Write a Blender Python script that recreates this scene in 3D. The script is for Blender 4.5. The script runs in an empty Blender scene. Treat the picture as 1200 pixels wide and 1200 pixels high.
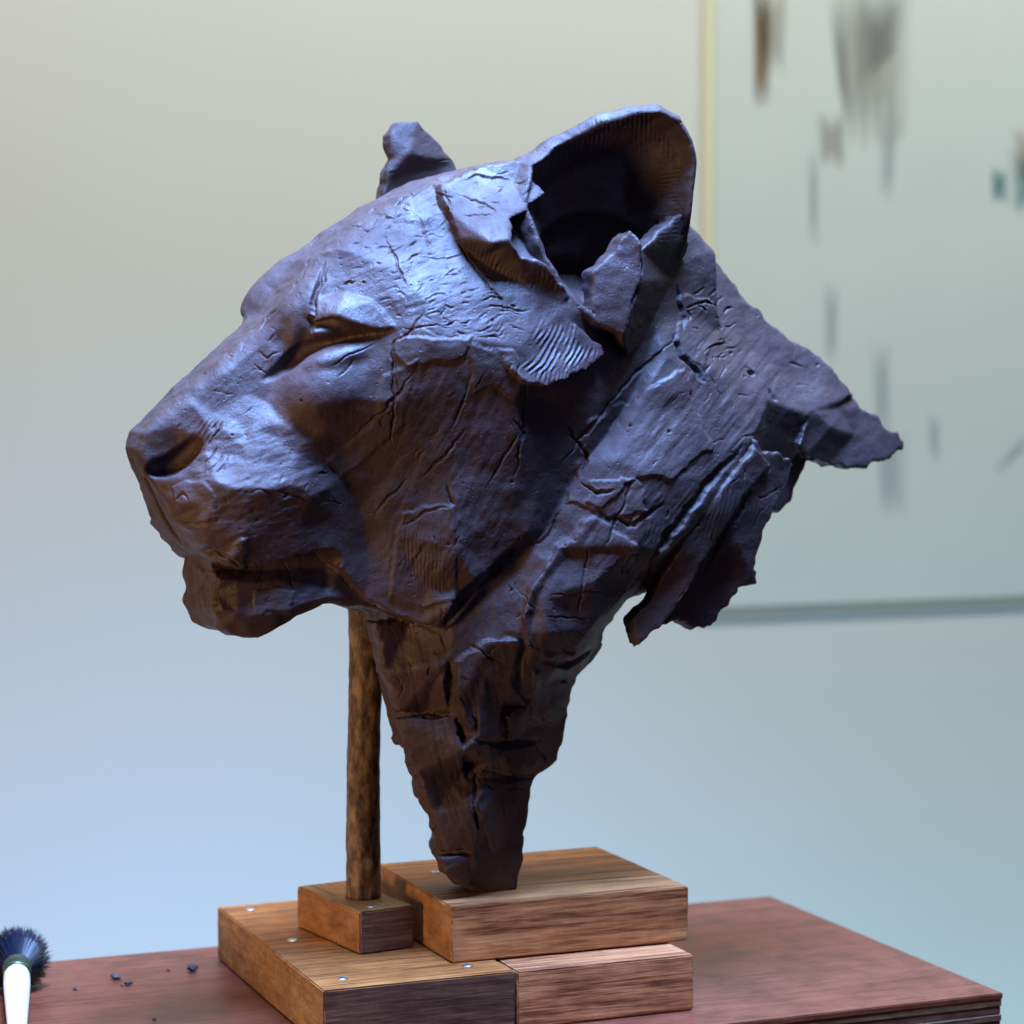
import bpy, bmesh, math, random
import numpy as np
from mathutils import Vector
from mathutils.geometry import delaunay_2d_cdt
import openvdb
R = math.radians
rng = np.random.default_rng(7)
random.seed(7)
scene = bpy.context.scene
col = scene.collection

# ------------------------------------------------------------------ camera
FPX, YAW, PITCH, HC = 2700.0, R(22), -math.atan(130/2700), 0.448
fwd = np.array([math.sin(YAW)*math.cos(PITCH), math.cos(YAW)*math.cos(PITCH), math.sin(PITCH)])
rgt = np.array([math.cos(YAW), -math.sin(YAW), 0.0])
upv = np.cross(rgt, fwd)
def ray(px, py):
    return fwd*FPX + rgt*(px-600.0) - upv*(py-600.0)
FOOT = np.array([0.0, 0.0, 0.084])
_d = ray(560, 1040)
CAM = FOOT - _d*((FOOT[2]-HC)/_d[2])
def on_z(px, py, z):
    d = ray(px, py); return CAM + d*((z-CAM[2])/d[2])
def on_y(px, py, y):
    d = ray(px, py); return CAM + d*((y-CAM[1])/d[1])
def project(P):
    q = P - CAM
    w = q@fwd
    return 600+FPX*(q@rgt)/w, 600-FPX*(q@upv)/w
cam = bpy.data.cameras.new('camera')
cam.sensor_width = 36; cam.lens = 36*FPX/1200
cam.clip_start = 0.05; cam.clip_end = 50
cam.dof.use_dof = True
cam.dof.focus_distance = float(np.linalg.norm(CAM-np.array([-0.03, -0.08, 0.4])))
cam.dof.aperture_fstop = 5.6
camo = bpy.data.objects.new('camera', cam); col.objects.link(camo)
camo.location = CAM; camo.rotation_euler = (math.pi/2+PITCH, 0, -YAW)
scene.camera = camo

# ------------------------------------------------------------------ world, lamps, exposure
world = bpy.data.worlds.new('World'); scene.world = world; world.use_nodes = True
bg = world.node_tree.nodes['Background']
bg.inputs[0].default_value = (0.45, 0.62, 1.0, 1); bg.inputs[1].default_value = 0.010
def area(name, loc, target, size, power, color, sy=None, spread=180):
    l = bpy.data.lights.new(name, 'AREA'); l.energy = power; l.color = color
    l.shape = 'RECTANGLE'; l.size = size; l.size_y = sy or size; l.spread = R(spread)
    o = bpy.data.objects.new(name, l); col.objects.link(o)
    o.location = loc
    o.rotation_euler = (Vector(target)-Vector(loc)).to_track_quat('-Z', 'Y').to_euler()
    return o
area('skylight_lamp', (0.0, -0.42, 2.3), (0, -0.05, 0.4), 0.9, 54, (0.22, 0.43, 1.0), spread=60)
area('low_wall_fill', (1.05, 0.55, -1.3), (1.05, 1.45, -0.2), 4.2, 27, (0.44, 0.80, 1.0), 0.3)  # added strip light below the table, turns the lower wall blue
area('ceiling_bounce_fill', (1.0, 0.3, 2.5), (1.0, 1.45, 0.7), 4.2, 69, (0.96, 1.0, 0.88), 0.4)  # added light in place of warm ceiling bounce on the upper wall
area('warm_lamp', (-1.8, -0.60, 0.10), (0, 0, 0.35), 0.4, 16, (1.0, 0.63, 0.32))
area('camera_side_fill', (0.9, -2.4, 1.3), (0.05, 0, 0.35), 1.4, 5, (0.42, 0.45, 1.0))  # cool fill added on the camera side to lift the dark neck
vs = scene.view_settings
scene.display_settings.display_device = 'sRGB'
vs.view_transform = 'Standard'; vs.look = 'None'; vs.exposure = 0; vs.gamma = 1
vs.use_curve_mapping = False

# ------------------------------------------------------------------ helpers
def tag(o, label=None, cat=None, group=None, kind=None):
    if label: o['label'] = label
    if cat: o['category'] = cat
    if group: o['group'] = group
    if kind: o['kind'] = kind
    return o
def empty(name, loc=(0, 0, 0), rz=0):
    o = bpy.data.objects.new(name, None); col.objects.link(o)
    o.location = loc; o.rotation_euler = (0, 0, rz); o.empty_display_size = 0.02
    return o
def mesh_obj(name, verts, faces, mat=None, parent=None, smooth=False):
    me = bpy.data.meshes.new(name); me.from_pydata([tuple(v) for v in verts], [], faces); me.update()
    if mat: me.materials.append(mat)
    if smooth: me.polygons.foreach_set('use_smooth', [True]*len(me.polygons))
    o = bpy.data.objects.new(name, me); col.objects.link(o)
    if parent: o.parent = parent
    return o
def bm_obj(name, bm, mat, parent=None, smooth=False):
    me = bpy.data.meshes.new(name); bm.to_mesh(me); bm.free()
    me.materials.append(mat)
    if smooth: me.polygons.foreach_set('use_smooth', [True]*len(me.polygons))
    o = bpy.data.objects.new(name, me); col.objects.link(o)
    if parent: o.parent = parent
    return o
def new_mat(name):
    m = bpy.data.materials.new(name); m.use_nodes = True
    nt = m.node_tree; b = nt.nodes['Principled BSDF']
    return m, nt, b
def N(nt, t, **kw):
    n = nt.nodes.new(t)
    for k, v in kw.items():
        if k in n.inputs: n.inputs[k].default_value = v
        else: setattr(n, k, v)
    return n
def ramp(nt, stops):
    n = nt.nodes.new('ShaderNodeValToRGB'); e = n.color_ramp.elements
    while len(e) < len(stops): e.new(0.5)
    for i, (p, c) in enumerate(stops):
        e[i].position = p; e[i].color = (*c, 1)
    return n
def coords(nt, scale=(1, 1, 1), rot=(0, 0, 0), loc=(0, 0, 0)):
    tc = nt.nodes.new('ShaderNodeTexCoord'); mp = nt.nodes.new('ShaderNodeMapping')
    mp.inputs['Scale'].default_value = scale; mp.inputs['Rotation'].default_value = rot; mp.inputs['Location'].default_value = loc
    nt.links.new(tc.outputs['Object'], mp.inputs['Vector']); return mp
def mixc(nt, fac, a, b, mode='MIX'):
    n = nt.nodes.new('ShaderNodeMix'); n.data_type = 'RGBA'; n.blend_type = mode
    for sock, v in ((n.inputs[0], fac), (n.inputs[6], a), (n.inputs[7], b)):
        if hasattr(v, 'links') or hasattr(v, 'is_output'): nt.links.new(v, sock)
        elif isinstance(v, (int, float)): sock.default_value = v
        else: sock.default_value = (*v, 1)
    return n.outputs[2]
def bump(nt, b, height, strength, dist=0.001, prev=None):
    n = nt.nodes.new('ShaderNodeBump'); n.inputs['Strength'].default_value = strength; n.inputs['Distance'].default_value = dist
    nt.links.new(height, n.inputs['Height'])
    if prev: nt.links.new(prev, n.inputs['Normal'])
    nt.links.new(n.outputs[0], b.inputs['Normal']); return n.outputs[0]

# ------------------------------------------------------------------ materials
def clay_mat():
    m, nt, b = new_mat('dark_clay'); L = nt.links
    n1 = N(nt, 'ShaderNodeTexNoise', Scale=9.0, Detail=6.0, Roughness=0.6); L.new(coords(nt).outputs[0], n1.inputs['Vector'])
    r1 = ramp(nt, [(0.3, (0.040, 0.017, 0.014)), (0.55, (0.062, 0.029, 0.025)), (0.75, (0.100, 0.052, 0.046))])
    L.new(n1.outputs[0], r1.inputs[0])
    n2 = N(nt, 'ShaderNodeTexNoise', Scale=420.0, Detail=3.0); L.new(coords(nt).outputs[0], n2.inputs['Vector'])
    L.new(mixc(nt, 0.25, r1.outputs[0], n2.outputs[0], 'OVERLAY'), b.inputs['Base Color'])
    n3 = N(nt, 'ShaderNodeTexNoise', Scale=60.0, Detail=5.0); L.new(coords(nt).outputs[0], n3.inputs['Vector'])
    n5 = N(nt, 'ShaderNodeTexNoise', Scale=16.0, Detail=6.0, Roughness=0.7); L.new(coords(nt, loc=(3, 1, 2)).outputs[0], n5.inputs['Vector'])
    rr = N(nt, 'ShaderNodeMapRange'); rr.inputs[1].default_value = 0.33; rr.inputs[2].default_value = 0.68; rr.inputs[3].default_value = 0.47; rr.inputs[4].default_value = 0.80
    L.new(n5.outputs[0], rr.inputs[0]); L.new(rr.outputs[0], b.inputs['Roughness'])
    b.inputs['Specular IOR Level'].default_value = 0.65
    p = bump(nt, b, n3.outputs[0], 0.25, 0.001)
    n4 = N(nt, 'ShaderNodeTexNoise', Scale=650.0, Detail=3.0, Roughness=0.7); L.new(coords(nt).outputs[0], n4.inputs['Vector'])
    p = bump(nt, b, n4.outputs[0], 0.5, 0.0008, p)
    n6 = N(nt, 'ShaderNodeTexNoise', Scale=1.0, Detail=4.0, Roughness=0.7); L.new(coords(nt, (260, 260, 60), (0.5, 0.6, 0.3)).outputs[0], n6.inputs['Vector'])
    p = bump(nt, b, n6.outputs[0], 0.3, 0.0009, p)
    vo = N(nt, 'ShaderNodeTexVoronoi', Scale=150.0); L.new(coords(nt).outputs[0], vo.inputs['Vector'])
    vr = N(nt, 'ShaderNodeMapRange'); vr.inputs[1].default_value = 0.05; vr.inputs[2].default_value = 0.16; L.new(vo.outputs['Distance'], vr.inputs[0])
    bump(nt, b, vr.outputs[0], 0.5, 0.0008, p)
    return m
def wood_mat(name, dark, mid, light, axis=0, ring=0.5, rough=0.55, blot=0.5, seed=0.0, tilt=0.03):
    """long fibres along one axis: broad growth bands, fine streaks and open pores, plus handling stains"""
    m, nt, b = new_mat(name); L = nt.links
    def streak(across, along, detail, dist, rg):
        sc = [across]*3; sc[axis] = along
        n = N(nt, 'ShaderNodeTexNoise', Scale=1.0, Detail=detail, Roughness=rg, Distortion=dist)
        L.new(coords(nt, sc, (0.02, tilt, 0.025), (seed, seed*1.7, seed*0.6)).outputs[0], n.inputs['Vector']); return n.outputs[0]
    def madd(a, k, c):
        n = N(nt, 'ShaderNodeMath', operation='MULTIPLY_ADD'); n.inputs[1].default_value = k; L.new(a, n.inputs[0])
        if isinstance(c, float): n.inputs[2].default_value = c
        else: L.new(c, n.inputs[2])
        return n.outputs[0]
    band, fine, pore = streak(85.0, 6.0, 4.0, 0.9, 0.6), streak(420.0, 14.0, 3.0, 0.4, 0.6), streak(1100.0, 60.0, 2.0, 0.0, 0.5)
    v = madd(band, ring*1.6, madd(fine, 0.9, madd(pore, 0.5, -0.2-0.8*ring)))
    r = ramp(nt, [(0.28, dark), (0.52, mid), (0.78, light)]); L.new(v, r.inputs[0])
    bl = N(nt, 'ShaderNodeTexNoise', Scale=26.0, Detail=6.0, Roughness=0.7); L.new(coords(nt, loc=(seed, 0, 0)).outputs[0], bl.inputs['Vector'])
    br = ramp(nt, [(0.34, (0.50, 0.44, 0.42)), (0.56, (1, 1, 1))]); L.new(bl.outputs[0], br.inputs[0])
    L.new(mixc(nt, blot, r.outputs[0], br.outputs[0], 'MULTIPLY'), b.inputs['Base Color']); b.inputs['Specular IOR Level'].default_value = 0.3
    rg = N(nt, 'ShaderNodeMapRange'); rg.inputs[3].default_value = rough-0.12; rg.inputs[4].default_value = rough+0.15; L.new(bl.outputs[0], rg.inputs[0]); L.new(rg.outputs[0], b.inputs['Roughness'])
    bump(nt, b, v, 0.35, 0.0007)
    return m
M_clay = clay_mat()

# ------------------------------------------------------------------ the carved head, as an implicit volume
HYAW = R(6)                     # the head is turned a little further towards the viewer than the table
S = 0.0006385                   # metres per photograph pixel at the neck
ca, sa = math.cos(HYAW), math.sin(HYAW)
AX = np.array([ca, sa, 0.0]); LAT = np.array([sa, -ca, 0.0])      # along the head, towards the viewer's side
def hp(px, py, h):
    """photograph point at lateral offset h (px) from the head's mid-plane -> (a, z) in metres"""
    d = ray(px, py)
    hh = h*S
    t = (hh - (CAM-FOOT)@LAT)/(d@LAT)
    P = CAM + d*t - FOOT
    return P@AX, P[2]
VOX = 0.0014
A0, A1, Z0, Z1, H0, H1 = -0.30, 0.40, -0.003, 0.62, -0.125, 0.15
na, nz, nh = int((A1-A0)/VOX), int((Z1-Z0)/VOX), int((H1-H0)/VOX)
ga = A0+VOX*np.arange(na); gz = Z0+VOX*np.arange(nz); gh = (H0+VOX*np.arange(nh)).astype(np.float32)
GA, GZ = np.meshgrid(ga, gz, indexing='ij')

def blur(a, s):
    if s <= 0: return a
    r = int(3*s+1); k = np.exp(-0.5*(np.arange(-r, r+1)/s)**2); k /= k.sum()
    for ax in (0, 1):
        p = [(0, 0), (0, 0)]; p[ax] = (r, r)
        q = np.pad(a, p, mode='edge')
        a = sum(k[i]*np.take(q, np.arange(i, i+a.shape[ax]), axis=ax) for i in range(2*r+1))
    return a
def vnoise2(x, y, seed):
    r = np.random.default_rng(seed); T = r.uniform(-1, 1, (64, 64))
    xi = np.floor(x).astype(int); yi = np.floor(y).astype(int); fx = x-xi; fy = y-yi
    fx = fx*fx*(3-2*fx); fy = fy*fy*(3-2*fy)
    g = lambda i, j: T[i % 64, j % 64]
    return (g(xi, yi)*(1-fx)+g(xi+1, yi)*fx)*(1-fy)+(g(xi, yi+1)*(1-fx)+g(xi+1, yi+1)*fx)*fy
def fbm2(x, y, seed, octs=3):
    return sum(vnoise2(x*2**o, y*2**o, seed+o)*0.5**o for o in range(octs))
def poly_sd(pts, warp=0.0, seed=1, X=None, Y=None):
    X = GA if X is None else X; Y = GZ if Y is None else Y
    if warp:
        X = X+warp*fbm2(X/(14*S)+31, Y/(14*S)+7, seed); Y = Y+warp*fbm2(X/(14*S)+3, Y/(14*S)+57, seed+9)
    P = np.array(pts); d = np.full(X.shape, 1e9); inside = np.zeros(X.shape, bool)
    for i in range(len(P)):
        ax, ay = P[i-1]; bx, by = P[i]
        ex, ey = bx-ax, by-ay; wx, wy = X-ax, Y-ay
        t = np.clip((wx*ex+wy*ey)/(ex*ex+ey*ey+1e-12), 0, 1)
        d = np.minimum(d, (wx-ex*t)**2+(wy-ey*t)**2)
        c = ((ay > Y) != (by > Y)) & (X < (bx-ax)*(Y-ay)/(by-ay+1e-15)+ax)
        inside ^= c
    return np.where(inside, -1, 1)*np.sqrt(d)
def interp(pts, smooth):
    """piecewise planes through scattered (px,py,h) points -> height field over (a,z), a little softened"""
    q = [hp(*p[:3]) for p in pts]; v = [p[3] if len(p) > 3 else p[2] for p in pts]
    v = np.array(v)*S
    m = np.mean(v)
    Q = [Vector(p) for p in q]+[Vector(p) for p in ((A0-1, Z0-1), (A1+1, Z0-1), (A1+1, Z1+1), (A0-1, Z1+1))]
    vv, _, ff, orig, _, _ = delaunay_2d_cdt(Q, [], [], 0, 1e-7)
    val = np.zeros(len(vv))
    for i, o in enumerate(orig):
        j = o[0]
        if j < len(v): val[i] = v[j]
        else:
            dd = [(qq[0]-vv[i][0])**2+(qq[1]-vv[i][1])**2 for qq in q]; val[i] = v[int(np.argmin(dd))]
    out = np.full(GA.shape, m)
    V2 = np.array([(p[0], p[1]) for p in vv])
    for f in ff:
        a, b, c = V2[list(f[:3])]; za, zb, zc = val[list(f[:3])]
        i0, i1 = np.searchsorted(ga, [min(a[0], b[0], c[0]), max(a[0], b[0], c[0])]); j0, j1 = np.searchsorted(gz, [min(a[1], b[1], c[1]), max(a[1], b[1], c[1])])
        i0 = max(i0-1, 0); j0 = max(j0-1, 0); i1 = min(i1+1, na); j1 = min(j1+1, nz)
        if i0 >= i1 or j0 >= j1: continue
        X = GA[i0:i1, j0:j1]; Y = GZ[i0:i1, j0:j1]
        den = (b[1]-c[1])*(a[0]-c[0])+(c[0]-b[0])*(a[1]-c[1])
        if abs(den) < 1e-14: continue
        l1 = ((b[1]-c[1])*(X-c[0])+(c[0]-b[0])*(Y-c[1]))/den; l2 = ((c[1]-a[1])*(X-c[0])+(a[0]-c[0])*(Y-c[1]))/den; l3 = 1-l1-l2
        k = (l1 > -1e-6) & (l2 > -1e-6) & (l3 > -1e-6)
        out[i0:i1, j0:j1][k] = (l1*za+l2*zb+l3*zc)[k]
    return blur(out, smooth*S/VOX)
F = np.full((na, nz, nh), 0.02, np.float32)
def lin_up(n, cell, seed_n):
    x = np.arange(n)*VOX/cell; i = np.floor(x).astype(int); f = x-i; f = f*f*(3-2*f)
    Mx = np.zeros((n, seed_n), np.float32); Mx[np.arange(n), i] = 1-f; Mx[np.arange(n), i+1] += f
    return Mx
def noise3(cell, seed):
    r = np.random.default_rng(seed); d = [int(n*VOX/cell)+3 for n in (na, nz, nh)]
    T = r.uniform(-1, 1, d).astype(np.float32)
    T = np.tensordot(lin_up(na, cell, d[0]), T, (1, 0))
    T = np.einsum('jb,abc->ajc', lin_up(nz, cell, d[1]), T, optimize=True)
    return np.einsum('kc,ajc->ajk', lin_up(nh, cell, d[2]), T, optimize=True)
N3 = noise3(16*S, 1)*0.65+noise3(7*S, 2)*0.35
def smax(a, b, k):
    if np.isscalar(k) and k <= 0: return np.maximum(a, b)
    h = np.clip(k-np.abs(a-b), 0, None); return np.maximum(a, b)+h*h/(4*k)
def slope(H):
    gx, gy = np.gradient(H, VOX); return np.clip(1/np.sqrt(1+gx*gx+gy*gy), 0.2, 1)
def box_of(sd, pad):
    k = sd < pad; ii = np.where(k.any(1))[0]; jj = np.where(k.any(0))[0]
    return slice(ii[0], ii[-1]+1), slice(jj[0], jj[-1]+1)
def lay_k(k, I, J): return k if np.isscalar(k) else k[I, J][:, :, None].astype(np.float32)
def layer(sd, Hn, Hf, k=0.004, ku=0.0, op='add', rag=0.0):
    I, J = box_of(sd, 0.012)
    Hn_, Hf_, s_ = Hn[I, J], Hf[I, J], sd[I, J].astype(np.float32)
    inn = sd[I, J] < 0.012; k = lay_k(k, I, J)
    l0 = max(int((Hf_[inn].min()-0.015-H0)/VOX), 0); l1 = min(int((Hn_[inn].max()+0.015-H0)/VOX)+1, nh)
    if op == 'cut': l1 = nh
    g = gh[l0:l1][None, None, :]
    a = ((g-Hn_[:, :, None])*slope(Hn)[I, J][:, :, None]).astype(np.float32)
    b = ((Hf_[:, :, None]-g)*slope(Hf)[I, J][:, :, None]).astype(np.float32)
    if op == 'cut':                          # remove everything in front of Hn inside the outline
        f = smax(-a, s_[:, :, None], k)
        F[I, J, l0:l1] = smax(F[I, J, l0:l1], -f, ku)
        return
    s3 = s_[:, :, None]+(rag*S)*N3[I, J, l0:l1] if rag else s_[:, :, None]
    f = smax(smax(a, b, k), s3, k)
    G = F[I, J, l0:l1]
    F[I, J, l0:l1] = -smax(-G, -f, ku)
def blob(px, py, h, ra, rz, rh, tilt=0.0, ku=0.006, cut=False):
    a, z = hp(px, py, h); hh = h*S; m = max(ra, rz, rh)*S+0.012
    I = slice(*np.searchsorted(ga, [a-m, a+m])); J = slice(*np.searchsorted(gz, [z-m, z+m])); K = slice(*np.searchsorted(gh, [hh-m, hh+m]))
    X = (ga[I]-a)[:, None, None]; Y = (gz[J]-z)[None, :, None]; W = (gh[K]-hh)[None, None, :]
    c, s = math.cos(tilt), math.sin(tilt)
    U = X*c+Y*s; V = -X*s+Y*c
    q = np.sqrt((U/(ra*S))**2+(V/(rz*S))**2+(W/(rh*S))**2)
    f = ((q-1)*min(ra, rz, rh)*S).astype(np.float32)
    if cut: F[I, J, K] = smax(F[I, J, K], -f, ku)
    else: F[I, J, K] = -smax(-F[I, J, K], -f, ku)

# --- skull and muzzle: outline on the mid-plane (px,py,h of the outline, half width there)
HEAD_OUT = [(158,506,0,26),(175,490,0,30),(205,460,0,34),(240,427,0,36),(275,396,0,38),(305,369,0,40),(330,338,0,44),(352,305,0,46),(395,268,0,50),(445,236,0,54),
  (500,210,0,58),(560,194,0,64),(620,190,0,70),(690,205,0,75),(760,255,0,80),(800,300,0,80),(800,450,0,90),(720,560,0,90),(640,660,0,90),(575,690,120,110),(528,738,116,110),(495,732,100,98),(455,716,84,86),(430,704,78,80),
  (398,662,84,80),(379,644,88,84),(350,650,88,86),(323,660,86,84),(285,665,82,80),(268,663,76,74),(240,652,50,60),(226,645,30,40),(207,632,0,34),(190,606,0,34),(178,578,0,32),(170,563,0,26),(160,546,0,26),(153,526,0,24)]
HEAD_PTS = [(172,522,26),(200,500,36),(232,512,50),(212,535,34),(225,472,42),(262,436,46),(300,408,50),(328,385,54),(345,362,58),(356,330,56),(378,298,60),
  (250,482,50),(290,462,54),(312,470,60),(326,440,62),(280,496,66),(248,503,60),(228,540,56),(240,528,62),(262,502,66),(300,500,76),(338,498,90),(348,530,98),(300,540,92),
  (222,562,62),(240,562,80),(255,566,94),(275,571,102),(300,574,107),(322,571,109),(345,567,109),(366,580,106),(236,590,76),(255,592,90),(290,604,98),(340,602,98),(240,618,80),(285,636,92),(270,655,84),(330,650,86),(378,640,84),(350,622,92),(392,605,86),
  (200,585,46),(214,590,62),(213,620,58),(235,640,66),
  (400,560,92),(420,595,84),(432,640,80),(405,520,100),(380,505,104),
  (338,430,66),(345,470,88),(365,435,100),(372,475,112),(398,425,114),(425,405,116),(412,465,122),(435,435,126),(402,500,110),(362,500,96),
  (358,404,72),(385,398,88),(415,394,102),(445,390,120),(380,380,92),(372,362,88),(400,366,106),(420,378,116),(400,348,92),(372,345,72),
  (420,300,84),(470,320,116),(440,350,112),(500,350,140),(480,260,82),(540,250,92),(540,300,118),(560,350,150),(465,382,132),(505,392,154),(560,400,168),(610,405,174),(440,265,66),(400,290,68),
  (520,218,66),(580,212,78),(620,235,104),(650,300,140),(700,330,150),
  (500,412,154),(560,424,166),(625,440,174),(452,425,130),(470,470,136),(482,520,126),(520,452,154),(520,520,140),(560,480,156),(560,560,146),(605,470,167),(612,540,156),(618,625,142),(595,605,142),(537,598,140),(535,540,141),
  (450,560,106),(460,620,98),(455,690,90),(490,600,114),(500,690,106),(536,645,138),(530,712,126),(562,690,131),(582,655,134),
  (632,470,158),(636,560,146),(664,480,150),(696,470,146),(690,540,132),(640,620,134)]
out = [hp(p[0], p[1], p[2]) for p in HEAD_OUT]
sd = poly_sd(out)
Hh = 0.85*interp(HEAD_PTS+HEAD_OUT, 1.4)+0.15*interp(HEAD_PTS+HEAD_OUT, 7.0)
def surf(px, py, off=0.0, Hm=None):
    h = 90.0; Hm = Hh if Hm is None else Hm
    for _ in range(8):
        a, z = hp(px, py, h); i = min(max(int((a-A0)/VOX), 0), na-1); j = min(max(int((z-Z0)/VOX), 0), nz-1)
        h = 0.5*h+0.5*Hm[i, j]/S
    return h+off
_zl = hp(260, 560, 80)[1]; _zh = hp(260, 470, 60)[1]
kmap = S*(2.5+11.5*np.clip((GZ-_zl)/(_zh-_zl), 0, 1))
layer(sd, Hh, -Hh, kmap, rag=2.0)
# lower jaw
JAW_OUT = [(238,640,0,40),(232,652,0,42),(231,668,0,46),(234,690,0,48),(235,714,0,48),(249,735,20,46),(275,744,40,48),(302,749,46,50),(313,742,50,56),(348,722,62,62),(380,708,66,64),(412,711,70,66),(480,716,70,70),(500,640,0,70),(400,600,0,70),(280,610,0,50)]
JAW_PTS = [(252,664,42),(275,668,46),(300,669,48),(335,667,52),(380,664,56),(256,680,58),(278,682,62),(300,683,66),(345,681,70),(392,680,68),(254,714,58),(278,720,66),(300,722,70),(325,719,72),(348,712,72),(385,700,70),(290,738,60),(415,700,70)]
sdj = poly_sd([hp(*p[:3]) for p in JAW_OUT])
Hj = interp(JAW_PTS+JAW_OUT, 1.1)
layer(sdj, Hj, -Hj, 2.5*S, rag=3.5)
# brow bumps above the eyes, nostrils, mouth corners
for s in (1, -1):
    c = (356, 350) if s > 0 else (308, 338)
    blob(c[0]+(0 if s > 0 else 7), c[1], 50*s, 15, 44, 24, -0.8, 12*S)
# --- neck and the shaft under it
NECK_OUT = [(740,240,0,60),(805,294,0,46),(850,352,0,44),(903,398,0,42),(940,418,0,40),(985,462,20,50),(948,512,70,70),(925,556,80,70),(896,562,90,80),(868,592,100,90),(800,672,110,100),(757,697,100,100),(733,704,90,95),(706,742,80,80),(714,756,80,70),(706,770,70,60),(682,793,60,55),(670,830,50,40),(667,860,40,35),(656,890,30,30),(642,901,30,28),(623,914,20,28),(618,950,20,26),(610,978,15,26),(604,1012,10,28),(596,1041,5,28),(550,1043,20,28),(533,1022,15,26),(527,988,15,24),(514,953,10,22),(498,940,10,20),(501,920,10,22),(498,893,10,24),(477,876,10,22),(472,858,10,24),(464,827,10,26),(462,777,10,30),(446,723,10,36),(440,680,10,60),(520,600,0,80),(650,450,0,90),(700,300,0,80)]
NECK_PTS = [(800,325,72),(788,360,108),(850,382,78),(835,430,126),(900,425,66),(900,470,104),(940,445,58),(945,485,84),(880,515,140),(800,480,146),(780,420,140),(745,480,142),(722,540,154),(760,560,166),(820,560,160),(702,600,152),(690,545,140),(664,600,142),(742,640,162),(700,680,160),(780,645,158),(640,655,144),(648,610,136),(612,702,134),(640,742,150),(690,738,140),(730,690,140),(840,590,152),
  (600,665,122),(570,712,120),(530,742,108),(455,735,54),(470,785,64),(520,800,98),(570,790,118),(620,780,126),(472,860,48),(500,870,76),(545,880,98),(562,862,102),(600,850,80),(645,850,50),(660,800,66),(640,885,36),(510,950,42),(545,940,76),(566,955,78),(600,950,42),(533,1010,48),(556,998,60),(552,1030,42),(590,1030,34),(598,1000,38),(640,800,104),(590,900,70),(640,700,150),(590,740,126)]
sdn = poly_sd([hp(*p[:3]) for p in NECK_OUT], 0.0012, 21)
Hk = 0.85*interp(NECK_PTS+NECK_OUT, 1.4)+0.15*interp(NECK_PTS+NECK_OUT, 7)
layer(sdn, Hk, -Hk*0.9, 7*S, 3*S, rag=5.0)
def slab(pts, thick, inner=(), warp=0.0015, k=3.0, ku=0.0, seed=5, smooth=1.5, rag=3.0):
    s_ = poly_sd([hp(*p) for p in pts], warp, seed)
    H = interp(list(pts)+list(inner), smooth)
    layer(s_, H, H-thick*S, k*S, ku*S, rag=rag)
    return s_, H
# hanging flap at the back of the neck, the torn tip and the rolled lump under it
FLAP = [(884,520,142),(930,545,122),(906,600,128),(890,640,130),(880,676,126),(862,700,120),(838,732,110),(812,737,108),(792,727,108),(780,735,110),(790,700,118),(820,650,130),(850,600,142)]
slab(FLAP, 36, [(880,580,140),(866,640,138),(842,684,118)], 0.003, seed=31)
STRIP = [(905,546,140),(872,582,150),(822,662,146),(792,718,136),(748,760,130),(742,727,128),(765,702,132),(800,642,150),(850,570,156),(885,525,148)]
slab(STRIP, 24, (), 0.0012, k=2, seed=32)
slab([(925,408,30),(965,432,34),(985,452,40),(1010,478,44),(1040,498,40),(1062,523,44),(1040,538,50),(1005,548,58),(970,545,66),(945,534,80),(937,520,92),(950,480,80),(930,440,60)], 30,
     [(975,500,78),(1000,510,56),(985,480,58)], 0.003, seed=37)
slab([(937,520,60),(948,540,55),(935,570,60),(930,590,60),(912,601,66),(903,598,70),(915,560,70)], 46, (), 0.002, k=8, seed=38)
slab([(874,662,126),(889,670,122),(887,683,121),(872,690,122)], 24, (), 0.001, seed=33)

# --- near ear: cut the cup out of the skull, then add its shell
EAR = [(604,190,88),(640,166,100),(700,136,124),(745,124,136),(772,122,140),(798,136,140),(812,162,138),(819,190,138),(814,240,132),(806,284,112),(790,316,90),(766,350,96),(738,378,140),(700,388,160),(655,350,150),(620,290,136),(600,240,116)]
ear_sd = poly_sd([hp(*p) for p in EAR], 0.0006, 41)
ed = np.clip(-ear_sd/S, 0, None); sst = lambda a, b, x: (lambda t: t*t*(3-2*t))(np.clip((x-a)/(b-a), 0, 1))
EARH = interp(EAR, 6.0)+S*(9*sst(0, 9, ed)-52*sst(11, 60, ed)-16*sst(10, 20, ed))
layer(ear_sd+5*S, EARH, EARH-50*S, 3*S, 0, 'cut')
layer(ear_sd, EARH, EARH-20*S, 4*S, rag=2.0)
blob(676, 286, 66, 56, 34, 52, 0.35, 14*S, True)
blob(716, 300, 66, 34, 40, 46, -0.2, 14*S, True)
# far ear, standing up behind the forehead
FARE = [(446,250,-96),(452,210,-98),(460,186,-100),(457,158,-104),(468,143,-106),(490,140,-110),(508,160,-118),(532,190,-124),(560,240,-124)]
slab(FARE, 22, [(480,180,-90)], 0.0008, seed=51)
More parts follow.
